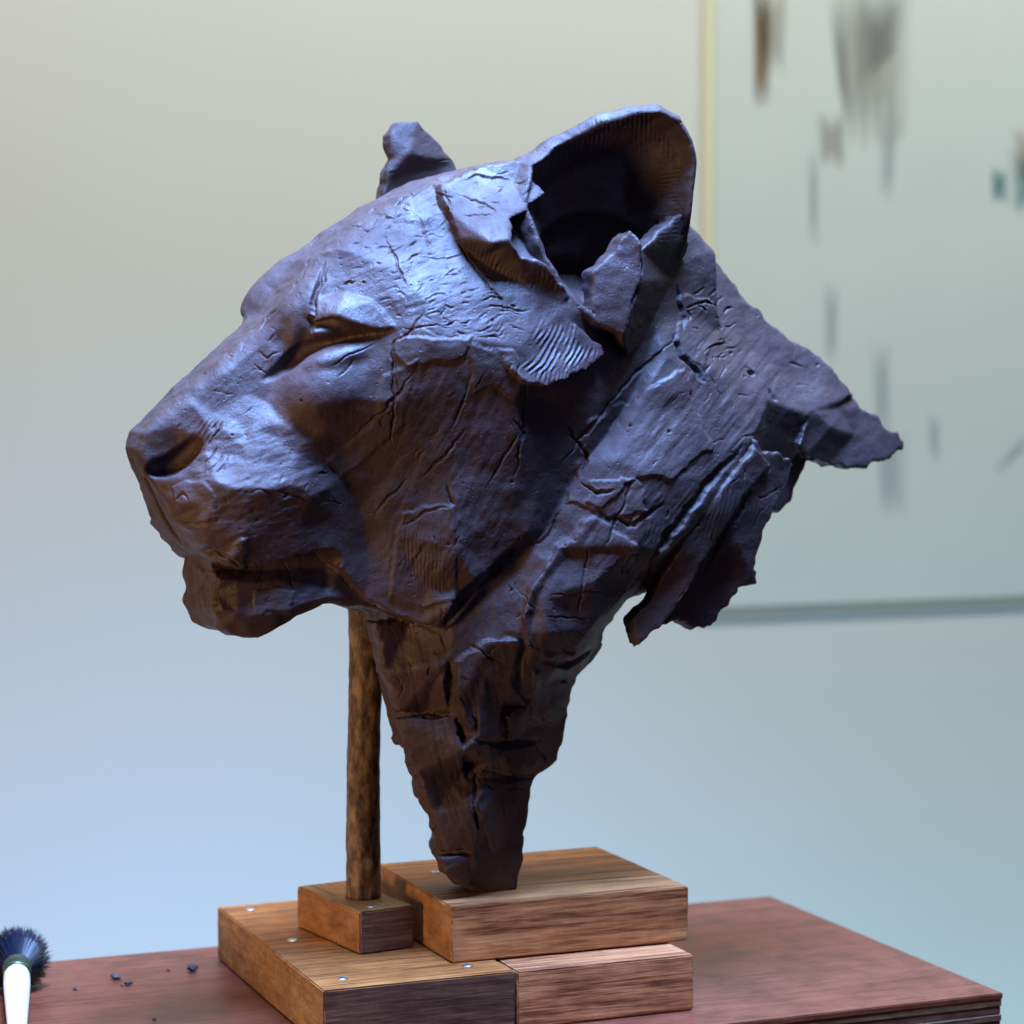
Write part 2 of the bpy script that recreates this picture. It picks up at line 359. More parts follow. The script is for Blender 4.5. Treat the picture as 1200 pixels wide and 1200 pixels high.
# flange in front of the ear, upright slab at its back, combed patch under it
slab([(518,216,80),(560,197,80),(604,188,92),(640,225,118),(600,258,140),(597,283,160),(610,300,160),(640,310,164),(668,345,160),(650,367,158),(620,358,152),(592,334,138),(560,304,124),(537,280,118),(528,250,102)], 60,
     [(590,257,142),(537,270,132),(577,286,160),(596,283,162),(560,240,112),(548,290,120),(575,315,132),(615,330,152)], 0.001, seed=61, k=2)
slab([(738,270,168),(752,285,176),(754,325,178),(737,367,174),(734,392,172),(694,381,160),(696,316,158),(717,297,162)], 26, (), 0.001, seed=62, k=2)
slab([(752,292,172),(802,246,124),(808,284,112),(792,332,100),(768,385,112),(736,418,146),(730,392,172),(737,367,174),(754,325,176)], 34, (), 0.001, seed=65, k=3)
slab([(x, y, surf(x, y, o)) for x, y, o in ((588,424,4),(612,384,-2),(634,369,-4),(675,378,4),(711,413,18),(708,421,21),(668,442,20),(640,453,15),(617,452,10))], 50, (), 0.0006, seed=63, k=2.5, ku=2, rag=5)
# cheek bulge under the eye, brow fold over it, closed lid
blob(388, 456, surf(388, 456, -28), 54, 42, 40, 0.5, 10*S)
def sl(pts): return [(x, y, surf(x, y, o)) for x, y, o in pts]
slab(sl([(360,366,6),(372,350,4),(400,343,3),(436,352,3),(466,384,3),(448,389,7),(420,381,10),(392,371,11),(370,376,10)]), 30, sl([(400,360,9)]), 0.0004, k=4, ku=3, seed=64, rag=2)
blob(352, 372, surf(352, 372, -6), 12, 34, 14, -0.35, 6*S)
# eye slit, nostrils, mouth corner
def trench(pts, ku=2.0, Hm=None):
    """(px, py, offset from the skull's surface, radius)"""
    for (p, q) in zip(pts[:-1], pts[1:]):
        n = max(2, int(math.hypot(q[0]-p[0], q[1]-p[1])/2.5))
        for i in range(n):
            t = i/n; x, y, o, r = [p[k]+(q[k]-p[k])*t for k in range(4)]
            blob(x, y, surf(x, y, o, Hm), r, r, r*1.7, 0, ku*S, True)
trench([(310,446,4,3),(326,435,1,6),(341,423,-1,9),(356,411,0,9),(376,404,2,6),(415,397,4,4.5),(452,389,5,2.5)])
blob(404, 416, surf(404, 416, -12), 44, 14, 22, 0.28, 5*S)
blob(389, 388, surf(389, 388, -5), 26, 8, 12, 0.12, 3*S)
trench([(346,416,2,5),(366,403,4,4),(390,398,6,3.4),(420,394,6,3),(450,388,6,2)])
trench([(180,549,-2,7),(196,547,-4,10),(212,538,-3,9),(224,527,0,7),(233,516,5,3)], 5)
for _t in np.linspace(0, 1, 26):
    blob(174+34*_t, 566+66*_t, 2, 7, 7, 4.5, 0, 3*S, True)
trench([(182,566,0,4),(192,600,0,5),(205,628,0,5)])
trench([(604,648,6,5),(575,676,5,8),(545,705,5,9),(524,735,5,5)], 4)
trench([(366,656,2,4),(384,652,0,8),(396,660,0,8)])

# applied plates and gashes on the neck's shaft
def slk(pts): return [(x, y, surf(x, y, o, Hk)) for x, y, o in pts]
def plank(pts, off, sd_, th=26, rag=5.0, tilt=(0, 0)):
    cx = sum(p[0] for p in pts)/len(pts); cy = sum(p[1] for p in pts)/len(pts)
    slab(slk([(x, y, off+tilt[0]*(x-cx)+tilt[1]*(y-cy)) for x, y in pts]), th, (), 0.0012, k=2, seed=sd_, rag=rag)
plank([(440,728),(480,730),(518,740),(525,776),(525,834),(498,837),(470,833),(454,790)], 4, 71)
plank([(468,843),(534,841),(547,880),(544,905),(561,940),(559,996),(522,1000),(508,955),(490,905)], 5, 72)
plank([(535,772),(575,752),(610,748),(612,800),(590,822),(584,862),(551,858),(539,820)], 8, 73)
plank([(614,725),(624,690),(655,642),(700,604),(748,642),(735,690),(706,736),(670,766),(640,772),(618,758)], 8, 74, 30)
plank([(594,838),(618,832),(618,858),(598,866)], 11, 75); plank([(562,905),(600,909),(640,890),(625,872),(590,874)], 8, 76, tilt=(0, 0.15)); plank([(628,790),(667,800),(658,850),(622,838)], 8, 77)
plank([(517,1004),(558,1003),(561,1012),(548,1043),(522,1022)], 6, 78, 20, 1.0); plank([(566,925),(608,925),(604,975),(580,1000),(566,970)], 5, 79)
trench([(528,776,2,3),(527,800,1,5),(528,830,2,3)], 1.5, Hk); trench([(556,868,4,3),(590,873,2,5),(636,868,4,3)], 1.5, Hk); trench([(560,910,4,3),(600,914,2,5),(634,908,4,3)], 1.5, Hk)
trench([(612,760,5,3),(606,800,3,6),(622,826,5,3)], 2, Hk); trench([(640,776,5,3),(668,780,3,6),(694,764,5,4)], 2, Hk); trench([(558,838,5,2.5),(560,858,4,3)], 1.5, Hk)

# --- polygonise
lim = 3*VOX
np.clip(F, -lim, lim, out=F)
grid = openvdb.FloatGrid(lim); grid.copyFromArray(F, tolerance=0.0)
P, Q = grid.convertToQuads(isovalue=0.0)
P = np.asarray(P, np.float64); Q = np.asarray(Q, np.int64)
del F
P = np.stack([A0+VOX*P[:, 0], Z0+VOX*P[:, 1], H0+VOX*P[:, 2]], 1)
def to_world(P): return FOOT+P[:, :1]*AX+P[:, 2:3]*LAT+P[:, 1:2]*np.array([0, 0, 1.0])
W = to_world(P)
def subdivide(W, Q):
    n = len(W)
    E = np.concatenate([np.sort(Q[:, [i, (i+1) % 4]], 1) for i in range(4)])
    key = E[:, 0]*n+E[:, 1]; u, inv = np.unique(key, return_inverse=True)
    em = 0.5*(W[u//n]+W[u % n]); fm = W[Q].mean(1)
    e = [n+inv[i*len(Q):(i+1)*len(Q)] for i in range(4)]; c = n+len(u)+np.arange(len(Q))
    Q2 = np.concatenate([np.stack([Q[:, i], e[i], c, e[i-1]], 1) for i in range(4)])
    return np.concatenate([W, em, fm]), Q2
def relax(W, Q, it, lam=0.5):
    for _ in range(it):
        acc = np.zeros_like(W); cnt = np.zeros(len(W))
        for i in range(4):
            a, b = Q[:, i], Q[:, (i+1) % 4]
            for k in range(3):
                acc[:, k] += np.bincount(a, W[b, k], len(W))
            cnt += np.bincount(a, minlength=len(W))
        W = W+lam*(acc/np.maximum(cnt, 1)[:, None]-W)
    return W
def normals(W, Q):
    fn = np.cross(W[Q[:, 2]]-W[Q[:, 0]], W[Q[:, 3]]-W[Q[:, 1]])
    nv = np.stack([sum(np.bincount(Q[:, i], fn[:, k], len(W)) for i in range(4)) for k in range(3)], 1)
    return nv/(np.linalg.norm(nv, axis=1)[:, None]+1e-12)
W = relax(W, Q, 1, 0.5)
_n = normals(W, Q); _v = CAM-W; _v /= np.linalg.norm(_v, axis=1)[:, None]
_see = np.abs(np.sum(_n*_v, 1)*1.0) ; _sg = 1.0 if np.mean(np.sum(_n*(W-W.mean(0)), 1)) > 0 else -1.0
near = (_sg*np.sum(_n*_v, 1) > -0.25)[Q].any(1)
Wn, Qn = subdivide(W, Q[near])               # fine mesh where it can be seen, coarse on the far side
Q = np.concatenate([Qn, Q[~near]]); W = Wn
W = relax(W, Q, 2, 0.4)
NRM = normals(W, Q)
cen = W.mean(0)
if np.mean(np.sum(NRM*(W-cen), 1)) < 0:
    Q = Q[:, ::-1].copy(); NRM = -NRM

# --- tool marks, cracks and applied plates: one relief map, pressed into the surface along its normals
D = np.zeros((1200, 1200)); YY, XX = np.mgrid[0:1200, 0:1200].astype(float)
WX = XX+3.0*fbm2(XX/16, YY/16, 100); WY = YY+3.0*fbm2(XX/16+9, YY/16+5, 110)
def groove(pts, w, depth, wob=True, lip=0.08):
    """V-shaped cut along a polyline, tapering to both ends, with a small raised burr beside it"""
    pts = np.array(pts, float); w = max(1.2, w*0.62); depth *= 0.68; pad = w*3+6
    x0, y0 = np.maximum(pts.min(0)-pad, 0).astype(int); x1, y1 = np.minimum(pts.max(0)+pad, 1199).astype(int)
    if x1 <= x0 or y1 <= y0: return
    X = (WX if wob else XX)[y0:y1, x0:x1]; Y = (WY if wob else YY)[y0:y1, x0:x1]
    seg = np.hypot(*(pts[1:]-pts[:-1]).T); tot = seg.sum()+1e-9; run = 0.0
    best = np.full(X.shape, 1e9); bt = np.zeros(X.shape); side = np.zeros(X.shape)
    for p, q, l in zip(pts[:-1], pts[1:], seg):
        e = q-p; t = np.clip(((X-p[0])*e[0]+(Y-p[1])*e[1])/(l*l+1e-9), 0, 1)
        d = np.hypot(X-p[0]-e[0]*t, Y-p[1]-e[1]*t); k = d < best
        best[k] = d[k]; bt[k] = ((run+t*l)/tot)[k]; side[k] = (((X-p[0])*e[1]-(Y-p[1])*e[0]) > 0)[k]
        run += l
    tp = np.clip(np.minimum(bt, 1-bt)*4, 0, 1)**0.7
    ww = w*(0.35+0.65*tp)
    D[y0:y1, x0:x1] += -depth*tp*np.clip(1-best/ww, 0, 1)**0.8 + lip*depth*tp*side*np.exp(-((best-1.6*ww)/(0.7*ww))**2)
def plate(pts, height, edge=2.5, warp=1.0, tilt=(0, 0)):
    P = np.array(pts, float); x0, y0 = (P.min(0)-14).astype(int); x1, y1 = (P.max(0)+14).astype(int)
    X = XX[y0:y1, x0:x1]+warp*(WX-XX)[y0:y1, x0:x1]; Y = YY[y0:y1, x0:x1]+warp*(WY-YY)[y0:y1, x0:x1]
    s_ = poly_sd([tuple(p) for p in pts], X=X, Y=Y)
    c = P.mean(0)
    D[y0:y1, x0:x1] += np.clip(0.5-s_/edge, 0, 1)*(0.65*height+tilt[0]*(X-c[0])+tilt[1]*(Y-c[1]))
def comb(pts, ang, spacing, depth, bend=0.0, edge=6.0, sharp=1.0):
    P = np.array(pts, float); x0, y0 = (P.min(0)-10).astype(int); x1, y1 = (P.max(0)+10).astype(int)
    X = XX[y0:y1, x0:x1]; Y = YY[y0:y1, x0:x1]
    s_ = poly_sd([tuple(p) for p in pts], X=X, Y=Y)
    c = P.mean(0); u = (X-c[0])*math.cos(ang)+(Y-c[1])*math.sin(ang); v = -(X-c[0])*math.sin(ang)+(Y-c[1])*math.cos(ang)
    ph = (u+bend*v*v+2.6*fbm2(X/34, Y/34, 140))*2*math.pi/spacing
    amp = np.clip(-s_/edge, 0, 1)*np.clip(0.55+1.1*fbm2(X/16, Y/16, 150), 0.0, 1.1)
    D[y0:y1, x0:x1] += depth*amp*np.sin(ph)
def flakes(pts, n, length, width, depth, ang, spread, seed):
    r = np.random.default_rng(seed); P = np.array(pts, float); lo, hi = P.min(0), P.max(0); k = 0
    def ins(x, y):
        c = False
        for i in range(len(P)):
            (ax, ay), (bx, by) = P[i-1], P[i]
            if (ay > y) != (by > y) and x < (bx-ax)*(y-ay)/(by-ay)+ax: c = not c
        return c
    while k < n:
        x, y = r.uniform(lo, hi)
        if not ins(x, y): continue
        k += 1
        l = length*r.lognormal(0, 0.5); a = ang+r.normal(0, spread); b = a+r.normal(0, 0.5)
        m = np.array([x+0.5*l*math.cos(a), y+0.5*l*math.sin(a)])
        groove([(x, y), m, m+0.5*l*np.array([math.cos(b), math.sin(b)])], width*r.lognormal(0, 0.3), depth*r.lognormal(0, 0.4), True, 0.12)
# overall lumpiness and dragged texture
D += 1.6*fbm2(XX/46, YY/46, 160, 3)+0.25*fbm2(XX/7, YY/7, 170, 2)
def drag(ang, lx, ly, amp, pts, seed, edge=25):
    P = np.array(pts, float); x0, y0 = P.min(0).astype(int); x1, y1 = P.max(0).astype(int)
    X = XX[y0:y1, x0:x1]; Y = YY[y0:y1, x0:x1]
    c, s_ = math.cos(ang), math.sin(ang); u = X*c+Y*s_; v = -X*s_+Y*c
    m = np.clip(-poly_sd([tuple(p) for p in pts], X=X, Y=Y)/edge, 0, 1)
    D[y0:y1, x0:x1] += 0.38*amp*m*fbm2(u/lx+200, v/ly+200, seed, 3)
TEMPLE = [(372,345),(385,290),(450,240),(520,215),(530,250),(540,290),(600,350),(600,400),(540,400),(460,385),(430,350)]
FORE = [(310,350),(350,290),(440,232),(520,200),(600,195),(530,225),(450,250),(380,300),(345,350)]
NECKP = [(790,310),(830,340),(930,420),(940,500),(880,560),(800,650),(740,690),(690,690),(660,620),(720,500),(790,400)]
CHEEK = [(450,410),(590,425),(615,450),(610,630),(560,680),(500,700),(450,690),(440,560)]
STEM = [(440,730),(600,670),(700,740),(660,880),(610,1030),(530,1030),(480,880)]
BRIDGE = [(150,520),(220,440),(300,370),(345,380),(320,440),(250,490),(200,530)]
drag(-0.35, 30, 5, 0.9, TEMPLE, 201); drag(-0.65, 40, 6, 0.8, FORE, 205); drag(-0.75, 34, 6, 0.8, BRIDGE, 209)
drag(-0.9, 40, 7, 1.3, NECKP, 213); drag(-1.1, 40, 7, 1.2, CHEEK, 217); drag(1.3, 40, 7, 1.8, STEM, 221)
drag(-0.3, 22, 7, 1.6, [(200,490),(360,480),(400,560),(380,640),(220,640),(200,560)], 225)
drag(-0.2, 30, 7, 1.5, [(225,650),(400,650),(400,720),(240,745)], 229)
# plates of clay with torn edges
plate([(690,490),(740,470),(800,430),(830,520),(790,560),(745,560),(700,600),(665,590)], 4, 4, 1.5)
plate([(690,560),(745,562),(760,600),(715,606),(690,590)], 4, 3, 1.4)
plate([(470,395),(552,396),(545,420),(478,430),(464,415)], 3.5, 4, 1)
plate([(548,404),(600,412),(614,445),(602,470),(580,450),(556,460)], 3, 4, 1)
plate([(470,600),(532,590),(535,700),(500,712),(455,700)], 3.5, 3, 0.8)
plate([(800,345),(835,350),(845,400),(820,430),(795,400)], 3, 3, 1.6)
plate([(430,250),(520,215),(528,250),(490,262)], 2, 4, 1.2)
plate([(450,440),(490,420),(470,500),(400,560),(385,540),(440,490)], 3, 5, 0.8)
plate([(234,664),(251,670),(250,700),(252,716),(238,714)], 3, 3, 1.2)
plate([(300,690),(345,690),(338,716),(296,720)], 3, 3, 1.2)
plate([(205,574),(226,562),(256,580),(250,612),(214,618)], 3, 4, 1.4)
plate([(250,640),(288,632),(286,664),(262,660)], 4, 3, 1.2)
# comb marks
C1 = [(596,424),(634,372),(673,380),(708,414),(668,438),(622,440)]
comb(C1, 0.52, 6.0, 1.15, 0.004)
comb([(618,436),(706,420),(668,446),(636,452)], 0.2, 5.0, 1.2)
comb([(690,140),(760,126),(790,165),(790,200),(690,200)], 0.0, 5.5, 0.45)
comb([(640,180),(700,150),(720,180),(660,215)], 0.1, 5.5, 0.4)
comb([(770,160),(800,190),(796,280),(770,290)], 1.45, 5.0, 0.4)
comb([(535,276),(577,290),(620,340),(590,335),(555,305)], 0.5, 5.5, 0.6, 0.01)
comb([(600,320),(640,312),(665,345),(625,358)], 0.3, 6, 0.5, 0.01)
comb([(470,600),(530,594),(530,700),(470,700)], 0.0, 4.5, 0.28)
comb([(700,640),(880,540),(905,600),(880,660),(820,640),(720,690)], 0.2, 5.0, 0.22)
comb([(225,485),(262,490),(245,530),(222,540)], 0.6, 5.0, 0.8)
# named cracks and scratches
for g in [([(379,306),(374,335),(366,360),(364,396)],6,9),([(384,312),(376,340)],4,5),([(416,273),(450,259),(480,245)],2,3),([(448,276),(462,305),(478,338)],2.2,4),([(484,250),(493,258),(507,292)],1.6,2.5),([(532,270),(548,300),(575,340),(601,377)],2.4,4),
  ([(565,361),(595,362),(622,364)],1.8,3),([(535,222),(565,240),(592,258)],2,3.5),([(537,251),(585,256)],1.8,3),([(497,361),(485,382),(464,405),(460,440)],2.4,4),
  ([(463,395),(460,440),(458,525)],2.6,5),([(466,400),(464,440),(467,480)],1.8,3),([(465,384),(525,382)],2,3),([(553,435),(540,470),(528,508)],2.6,4),([(546,505),(520,535),(495,562)],4,4),
  ([(618,442),(614,490),(605,562)],3,6),([(610,502),(592,535),(572,570)],2.4,4),([(600,487),(611,503)],2.5,4),([(470,614),(500,600),(532,590)],2.4,4),([(525,568),(532,590)],4,5),
  ([(390,430),(410,418),(440,402)],2.2,4),([(395,440),(420,424)],1.8,2.5),([(797,392),(760,425),(725,461),(690,500),(655,548)],3.5,6),([(788,395),(808,425),(824,448)],5,8),([(793,330),(798,365),(802,392)],4,6),
  ([(800,360),(825,352),(842,360)],3,4),([(885,582),(900,580),(916,570)],2,3),([(874,522),(850,548),(806,594),(776,640),(752,690)],9,13),([(902,546),(874,586),(826,664),(806,706)],5,7),([(662,500),(690,540),(680,560)],4,6),
  ([(680,565),(700,580),(722,572)],4,7),([(715,606),(745,615),(780,590)],5,6),([(527,776),(526,800),(527,828)],4,7),([(466,840),(500,838),(536,838)],2.6,5),([(550,756),(570,765),(586,777)],2.6,5),
  ([(437,722),(470,722),(520,738)],3,5),([(556,838),(560,860)],4,6),([(640,700),(690,692),(720,696)],2,3),([(640,725),(700,722)],2,3),([(690,640),(680,690),(675,730)],2.2,3.5),
  ([(546,905),(600,908),(640,915)],3,4),([(560,880),(556,940),(562,995)],4,5),([(255,525),(235,545)],1.8,3),([(262,530),(240,556)],1.8,3),([(270,532),(250,556)],1.8,2.5),([(250,515),(262,492)],3,4),
  ([(207,590),(216,580),(222,590)],2.5,4),([(285,575),(340,580),(372,590)],3,3),([(250,640),(285,662)],3,4),([(225,700),(244,672),(242,660)],2.4,3),([(252,682),(254,712)],2.4,3.5),
  ([(330,655),(345,690)],2,2),([(366,300),(352,320),(338,345)],2.5,3),([(332,352),(318,368),(300,388)],2,2.5),([(310,376),(330,350)],2,3),([(303,410),(312,420),(330,412)],2.2,3),([(297,425),(312,438)],2,2.5),
  ([(452,205),(470,195)],2,2.5),([(500,192),(530,186)],2,3),([(540,210),(575,205),(600,210)],2.4,4),([(520,216),(524,240),(530,270)],3,5),([(900,455),(912,470)],4,6),([(874,432),(884,440)],5,8),([(830,440),(845,470)],2,3),
  ([(745,560),(720,610),(712,640)],3,4),([(770,650),(735,690)],4,4),([(620,645),(640,630),(660,600)],4,5),([(480,560),(440,600)],3,4),([(405,520),(460,470),(490,430)],3,4)]:
    groove(*g)
flakes(TEMPLE, 84, 12, 1.50, 1.61, -0.15, 0.48, 301)
flakes([(490,330),(600,340),(605,395),(500,395)], 33, 11, 1.50, 1.61, 0.0, 0.32, 302)
flakes(FORE, 24, 15, 1.50, 1.49, -0.55, 0.24, 303)
flakes(NECKP, 39, 12, 1.50, 1.74, -0.7, 0.56, 304)
flakes([(790,320),(850,350),(850,430),(800,450)], 16, 12, 1.50, 2.17, -0.5, 0.64, 305)
flakes(CHEEK, 24, 15, 1.50, 1.36, -1.1, 0.40, 306)
flakes(STEM, 44, 15, 1.50, 2.17, 1.3, 0.64, 307)
flakes([(200,490),(380,480),(400,560),(380,640),(220,640),(200,560)], 28, 10, 1.50, 1.61, -0.6, 0.56, 308)
flakes(BRIDGE, 22, 11, 1.50, 1.12, -0.7, 0.40, 309)
flakes([(225,655),(400,655),(400,715),(240,740)], 12, 11, 1.50, 1.61, 0.9, 0.64, 310)
flakes([(540,210),(600,195),(640,225),(595,280),(540,270)], 14, 15, 1.50, 1.55, -0.3, 0.40, 311)
flakes([(800,600),(900,560),(880,680),(800,730)], 9, 12, 1.50, 1.55, -1.0, 0.48, 312)
pits = np.random.default_rng(9)
for _ in range(70):
    x, y = pits.uniform(150, 1050), pits.uniform(130, 1030); r0 = pits.uniform(0.8, 1.6); x0, y0 = int(x-6), int(y-6)
    D[y0:y0+12, x0:x0+12] -= 2.2*r0*np.exp(-((XX[y0:y0+12, x0:x0+12]-x)**2+(YY[y0:y0+12, x0:x0+12]-y)**2)/(r0*r0))
def sample(Mp, x, y):
    x = np.clip(x, 0, 1198.0); y = np.clip(y, 0, 1198.0); i = x.astype(int); j = y.astype(int); fx = x-i; fy = y-j
    return (Mp[j, i]*(1-fx)+Mp[j, i+1]*fx)*(1-fy)+(Mp[j+1, i]*(1-fx)+Mp[j+1, i+1]*fx)*fy
px_, py_ = project(W)
toc = CAM-W; toc /= np.linalg.norm(toc, axis=1)[:, None]
face = np.clip(np.sum(NRM*toc, 1)*3.0, 0, 1)
W = W+NRM*(sample(D, px_, py_)*face*S)[:, None]

# --- the bust's parts: one surface, cut where the pieces of clay meet
NRM = normals(W, Q)
bust = empty('clay_bust', tuple(FOOT))
tag(bust, 'dark brown clay head of a big cat with rough torn neck', 'sculpture')
fc = W[Q].mean(1)-FOOT
fa, fz, fh = fc@AX, fc[:, 2], fc@LAT
ii = np.clip(((fa-A0)/VOX).astype(int), 0, na-1); jj = np.clip(((fz-Z0)/VOX).astype(int), 0, nz-1)
def inside(pts): return poly_sd([hp(*p[:3]) for p in pts])[ii, jj] < 2*S
part = np.zeros(len(Q), int)                                           # 0 head
part[(sdn[ii, jj] < 3*S) & ((sd[ii, jj] > 0) | (np.abs(fh) > Hh[ii, jj]+0.5*VOX))] = 1      # neck
part[(fa > hp(800, 400, 100)[0])] = 1
part[(sdj[ii, jj] < 3*S) & (sd[ii, jj] > -2*S) & (fa < hp(430, 700, 70)[0])] = 2            # lower jaw
part[(inside(FLAP) | inside(STRIP)) & (fh > 0.03)] = 3
part[(ear_sd[ii, jj] < 2*S) & (fh > 0.01) & (fh < EARH[ii, jj]+8*S)] = 4
part[inside(FARE) & (fh < -0.05) & (fz > hp(500, 215, -100)[1])] = 5
def add_part(name, k, label=None):
    q = Q[part == k]; u, inv = np.unique(q, return_inverse=True); q = inv.reshape(-1, 4)
    me = bpy.data.meshes.new(name)
    me.vertices.add(len(u)); me.vertices.foreach_set('co', (W[u]-FOOT).astype(np.float32).ravel())
    me.loops.add(q.size); me.loops.foreach_set('vertex_index', q.ravel().astype(np.int32))
    me.polygons.add(len(q)); me.polygons.foreach_set('loop_start', np.arange(0, q.size, 4, dtype=np.int32))
    me.polygons.foreach_set('use_smooth', np.ones(len(q), bool))
    me.update(calc_edges=True)
    me.normals_split_custom_set_from_vertices(NRM[u].astype(np.float32))
    me.materials.append(M_clay)
    o = bpy.data.objects.new(name, me); col.objects.link(o); o.parent = bust
    if label: o['label'] = label
    return o
add_part('head', 0); add_part('neck', 1); add_part('lower_jaw', 2)
add_part('neck_flap', 3, 'torn clay flap hanging off the back of the neck')
add_part('ear', 4, 'large cupped clay ear with a thick rim'); add_part('ear', 5, 'pointed clay ear behind the forehead')

# ------------------------------------------------------------------ table board
def box_bm(x0, x1, y0, y1, z0, z1, bev=0.0012, seg=2):
    bm = bmesh.new(); bmesh.ops.create_cube(bm, size=1)
    for v in bm.verts:
        v.co = Vector((x0+(v.co.x+0.5)*(x1-x0), y0+(v.co.y+0.5)*(y1-y0), z0+(v.co.z+0.5)*(z1-z0)))
    if bev: bmesh.ops.bevel(bm, geom=list(bm.edges), offset=bev, segments=seg, affect='EDGES')
    return bm
def ragged(bm, amp, seed):
    r = random.Random(seed)
    for v in bm.verts: v.co += Vector((r.uniform(-amp, amp), r.uniform(-amp, amp), r.uniform(-amp, amp)*0.4))
    return bm
M_t = wood_mat('varnished_board', (0.128, 0.028, 0.012), (0.203, 0.051, 0.023), (0.263, 0.076, 0.033), 0, 0.35, rough=0.40, blot=0.8, seed=9.0)
M_ply = wood_mat('ply_edge_wood', (0.084, 0.036, 0.018), (0.252, 0.124, 0.055), (0.448, 0.260, 0.120), 0, 0.6, rough=0.7, blot=0.9, seed=12.0)
M_ply2 = wood_mat('ply_edge_dark_wood', (0.072, 0.027, 0.014), (0.168, 0.067, 0.038), (0.336, 0.142, 0.074), 0, 0.6, rough=0.7, blot=0.9, seed=14.0)
ta = on_z(1175.5, 1163.5, 0); tc_ = on_z(913, 1049, 0)
tdep = float(np.linalg.norm((ta-tc_)[:2])); TW = 0.98
tb = empty('table', (ta[0], ta[1], 0))
bm_obj('tabletop', box_bm(-TW, 0, 0, tdep, -0.005, 0, 0.0008), M_t, tb)
zz = -0.0052
for k, th in enumerate((0.005, 0.006, 0.005, 0.006, 0.005)):
    ins = 0.0006+0.0006*(k % 2)
    bm_obj('ply_layer', box_bm(-TW+ins, -ins, ins, tdep-ins, zz-th, zz, 0.0006, 1), M_ply2 if k % 2 else M_ply, tb); zz -= th+0.0002
for (x, y) in ((-TW+0.06, 0.05), (-0.06, 0.05), (-TW+0.06, tdep-0.05), (-0.06, tdep-0.05)):
    bm_obj('leg', box_bm(x-0.02, x+0.02, y-0.02, y+0.02, -0.80, zz-0.0002), M_ply2, tb)
tag(tb, 'reddish brown varnished table board under the wooden blocks', 'table')

# ------------------------------------------------------------------ wooden blocks
ZL = 0.0425; ZU = 0.084
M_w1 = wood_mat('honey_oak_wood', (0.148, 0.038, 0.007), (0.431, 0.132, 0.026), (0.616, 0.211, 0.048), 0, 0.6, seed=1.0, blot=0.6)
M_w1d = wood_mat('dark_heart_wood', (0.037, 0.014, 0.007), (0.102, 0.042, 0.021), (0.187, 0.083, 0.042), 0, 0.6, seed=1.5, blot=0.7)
M_w2 = wood_mat('pale_oak_wood', (0.168, 0.051, 0.013), (0.482, 0.177, 0.056), (0.650, 0.271, 0.093), 0, 0.8, seed=3.3, blot=0.55)
M_w4 = wood_mat('rough_sawn_oak_wood', (0.197, 0.056, 0.018), (0.517, 0.178, 0.059), (0.739, 0.299, 0.105), 0, 0.7, seed=6.1, blot=0.6, rough=0.7, tilt=0.45)
M_w3 = wood_mat('red_brown_wood', (0.180, 0.061, 0.014), (0.390, 0.152, 0.035), (0.540, 0.239, 0.062), 1, 0.4, seed=5.0, blot=0.4)
M_steel = new_mat('zinc_steel')[0]
_b = M_steel.node_tree.nodes['Principled BSDF']; _b.inputs['Metallic'].default_value = 1; _b.inputs['Roughness'].default_value = 0.35; _b.inputs['Base Color'].default_value = (0.55, 0.55, 0.56, 1)
def screw(parent, P, r=0.0042):
    """countersunk head with a cross slot, lying a hair proud of the wood"""
    bm = bmesh.new(); n = 20; lv = []
    for rr, z in ((r, -0.002), (r, 0.0004), (r*0.82, 0.0009)):
        lv.append([bm.verts.new((rr*math.cos(2*math.pi*i/n), rr*math.sin(2*math.pi*i/n), z)) for i in range(n)])
    for A, B in zip(lv[:-1], lv[1:]):
        for i in range(n): bm.faces.new((A[i], A[(i+1) % n], B[(i+1) % n], B[i]))
    inner = [bm.verts.new((r*(0.62 if i % 5 < 2 else 0.2)*math.cos(2*math.pi*i/n), r*(0.62 if i % 5 < 2 else 0.2)*math.sin(2*math.pi*i/n), 0.0008)) for i in range(n)]
    pit = [bm.verts.new((v.co.x, v.co.y, -0.0008)) for v in inner]
    for A, B in ((lv[-1], inner), (inner, pit)):
        for i in range(n): bm.faces.new((A[i], A[(i+1) % n], B[(i+1) % n], B[i]))
    bm.faces.new(pit)
    o = bm_obj('screw', bm, M_steel, parent); o.location = Vector(P)-parent.location
    return o
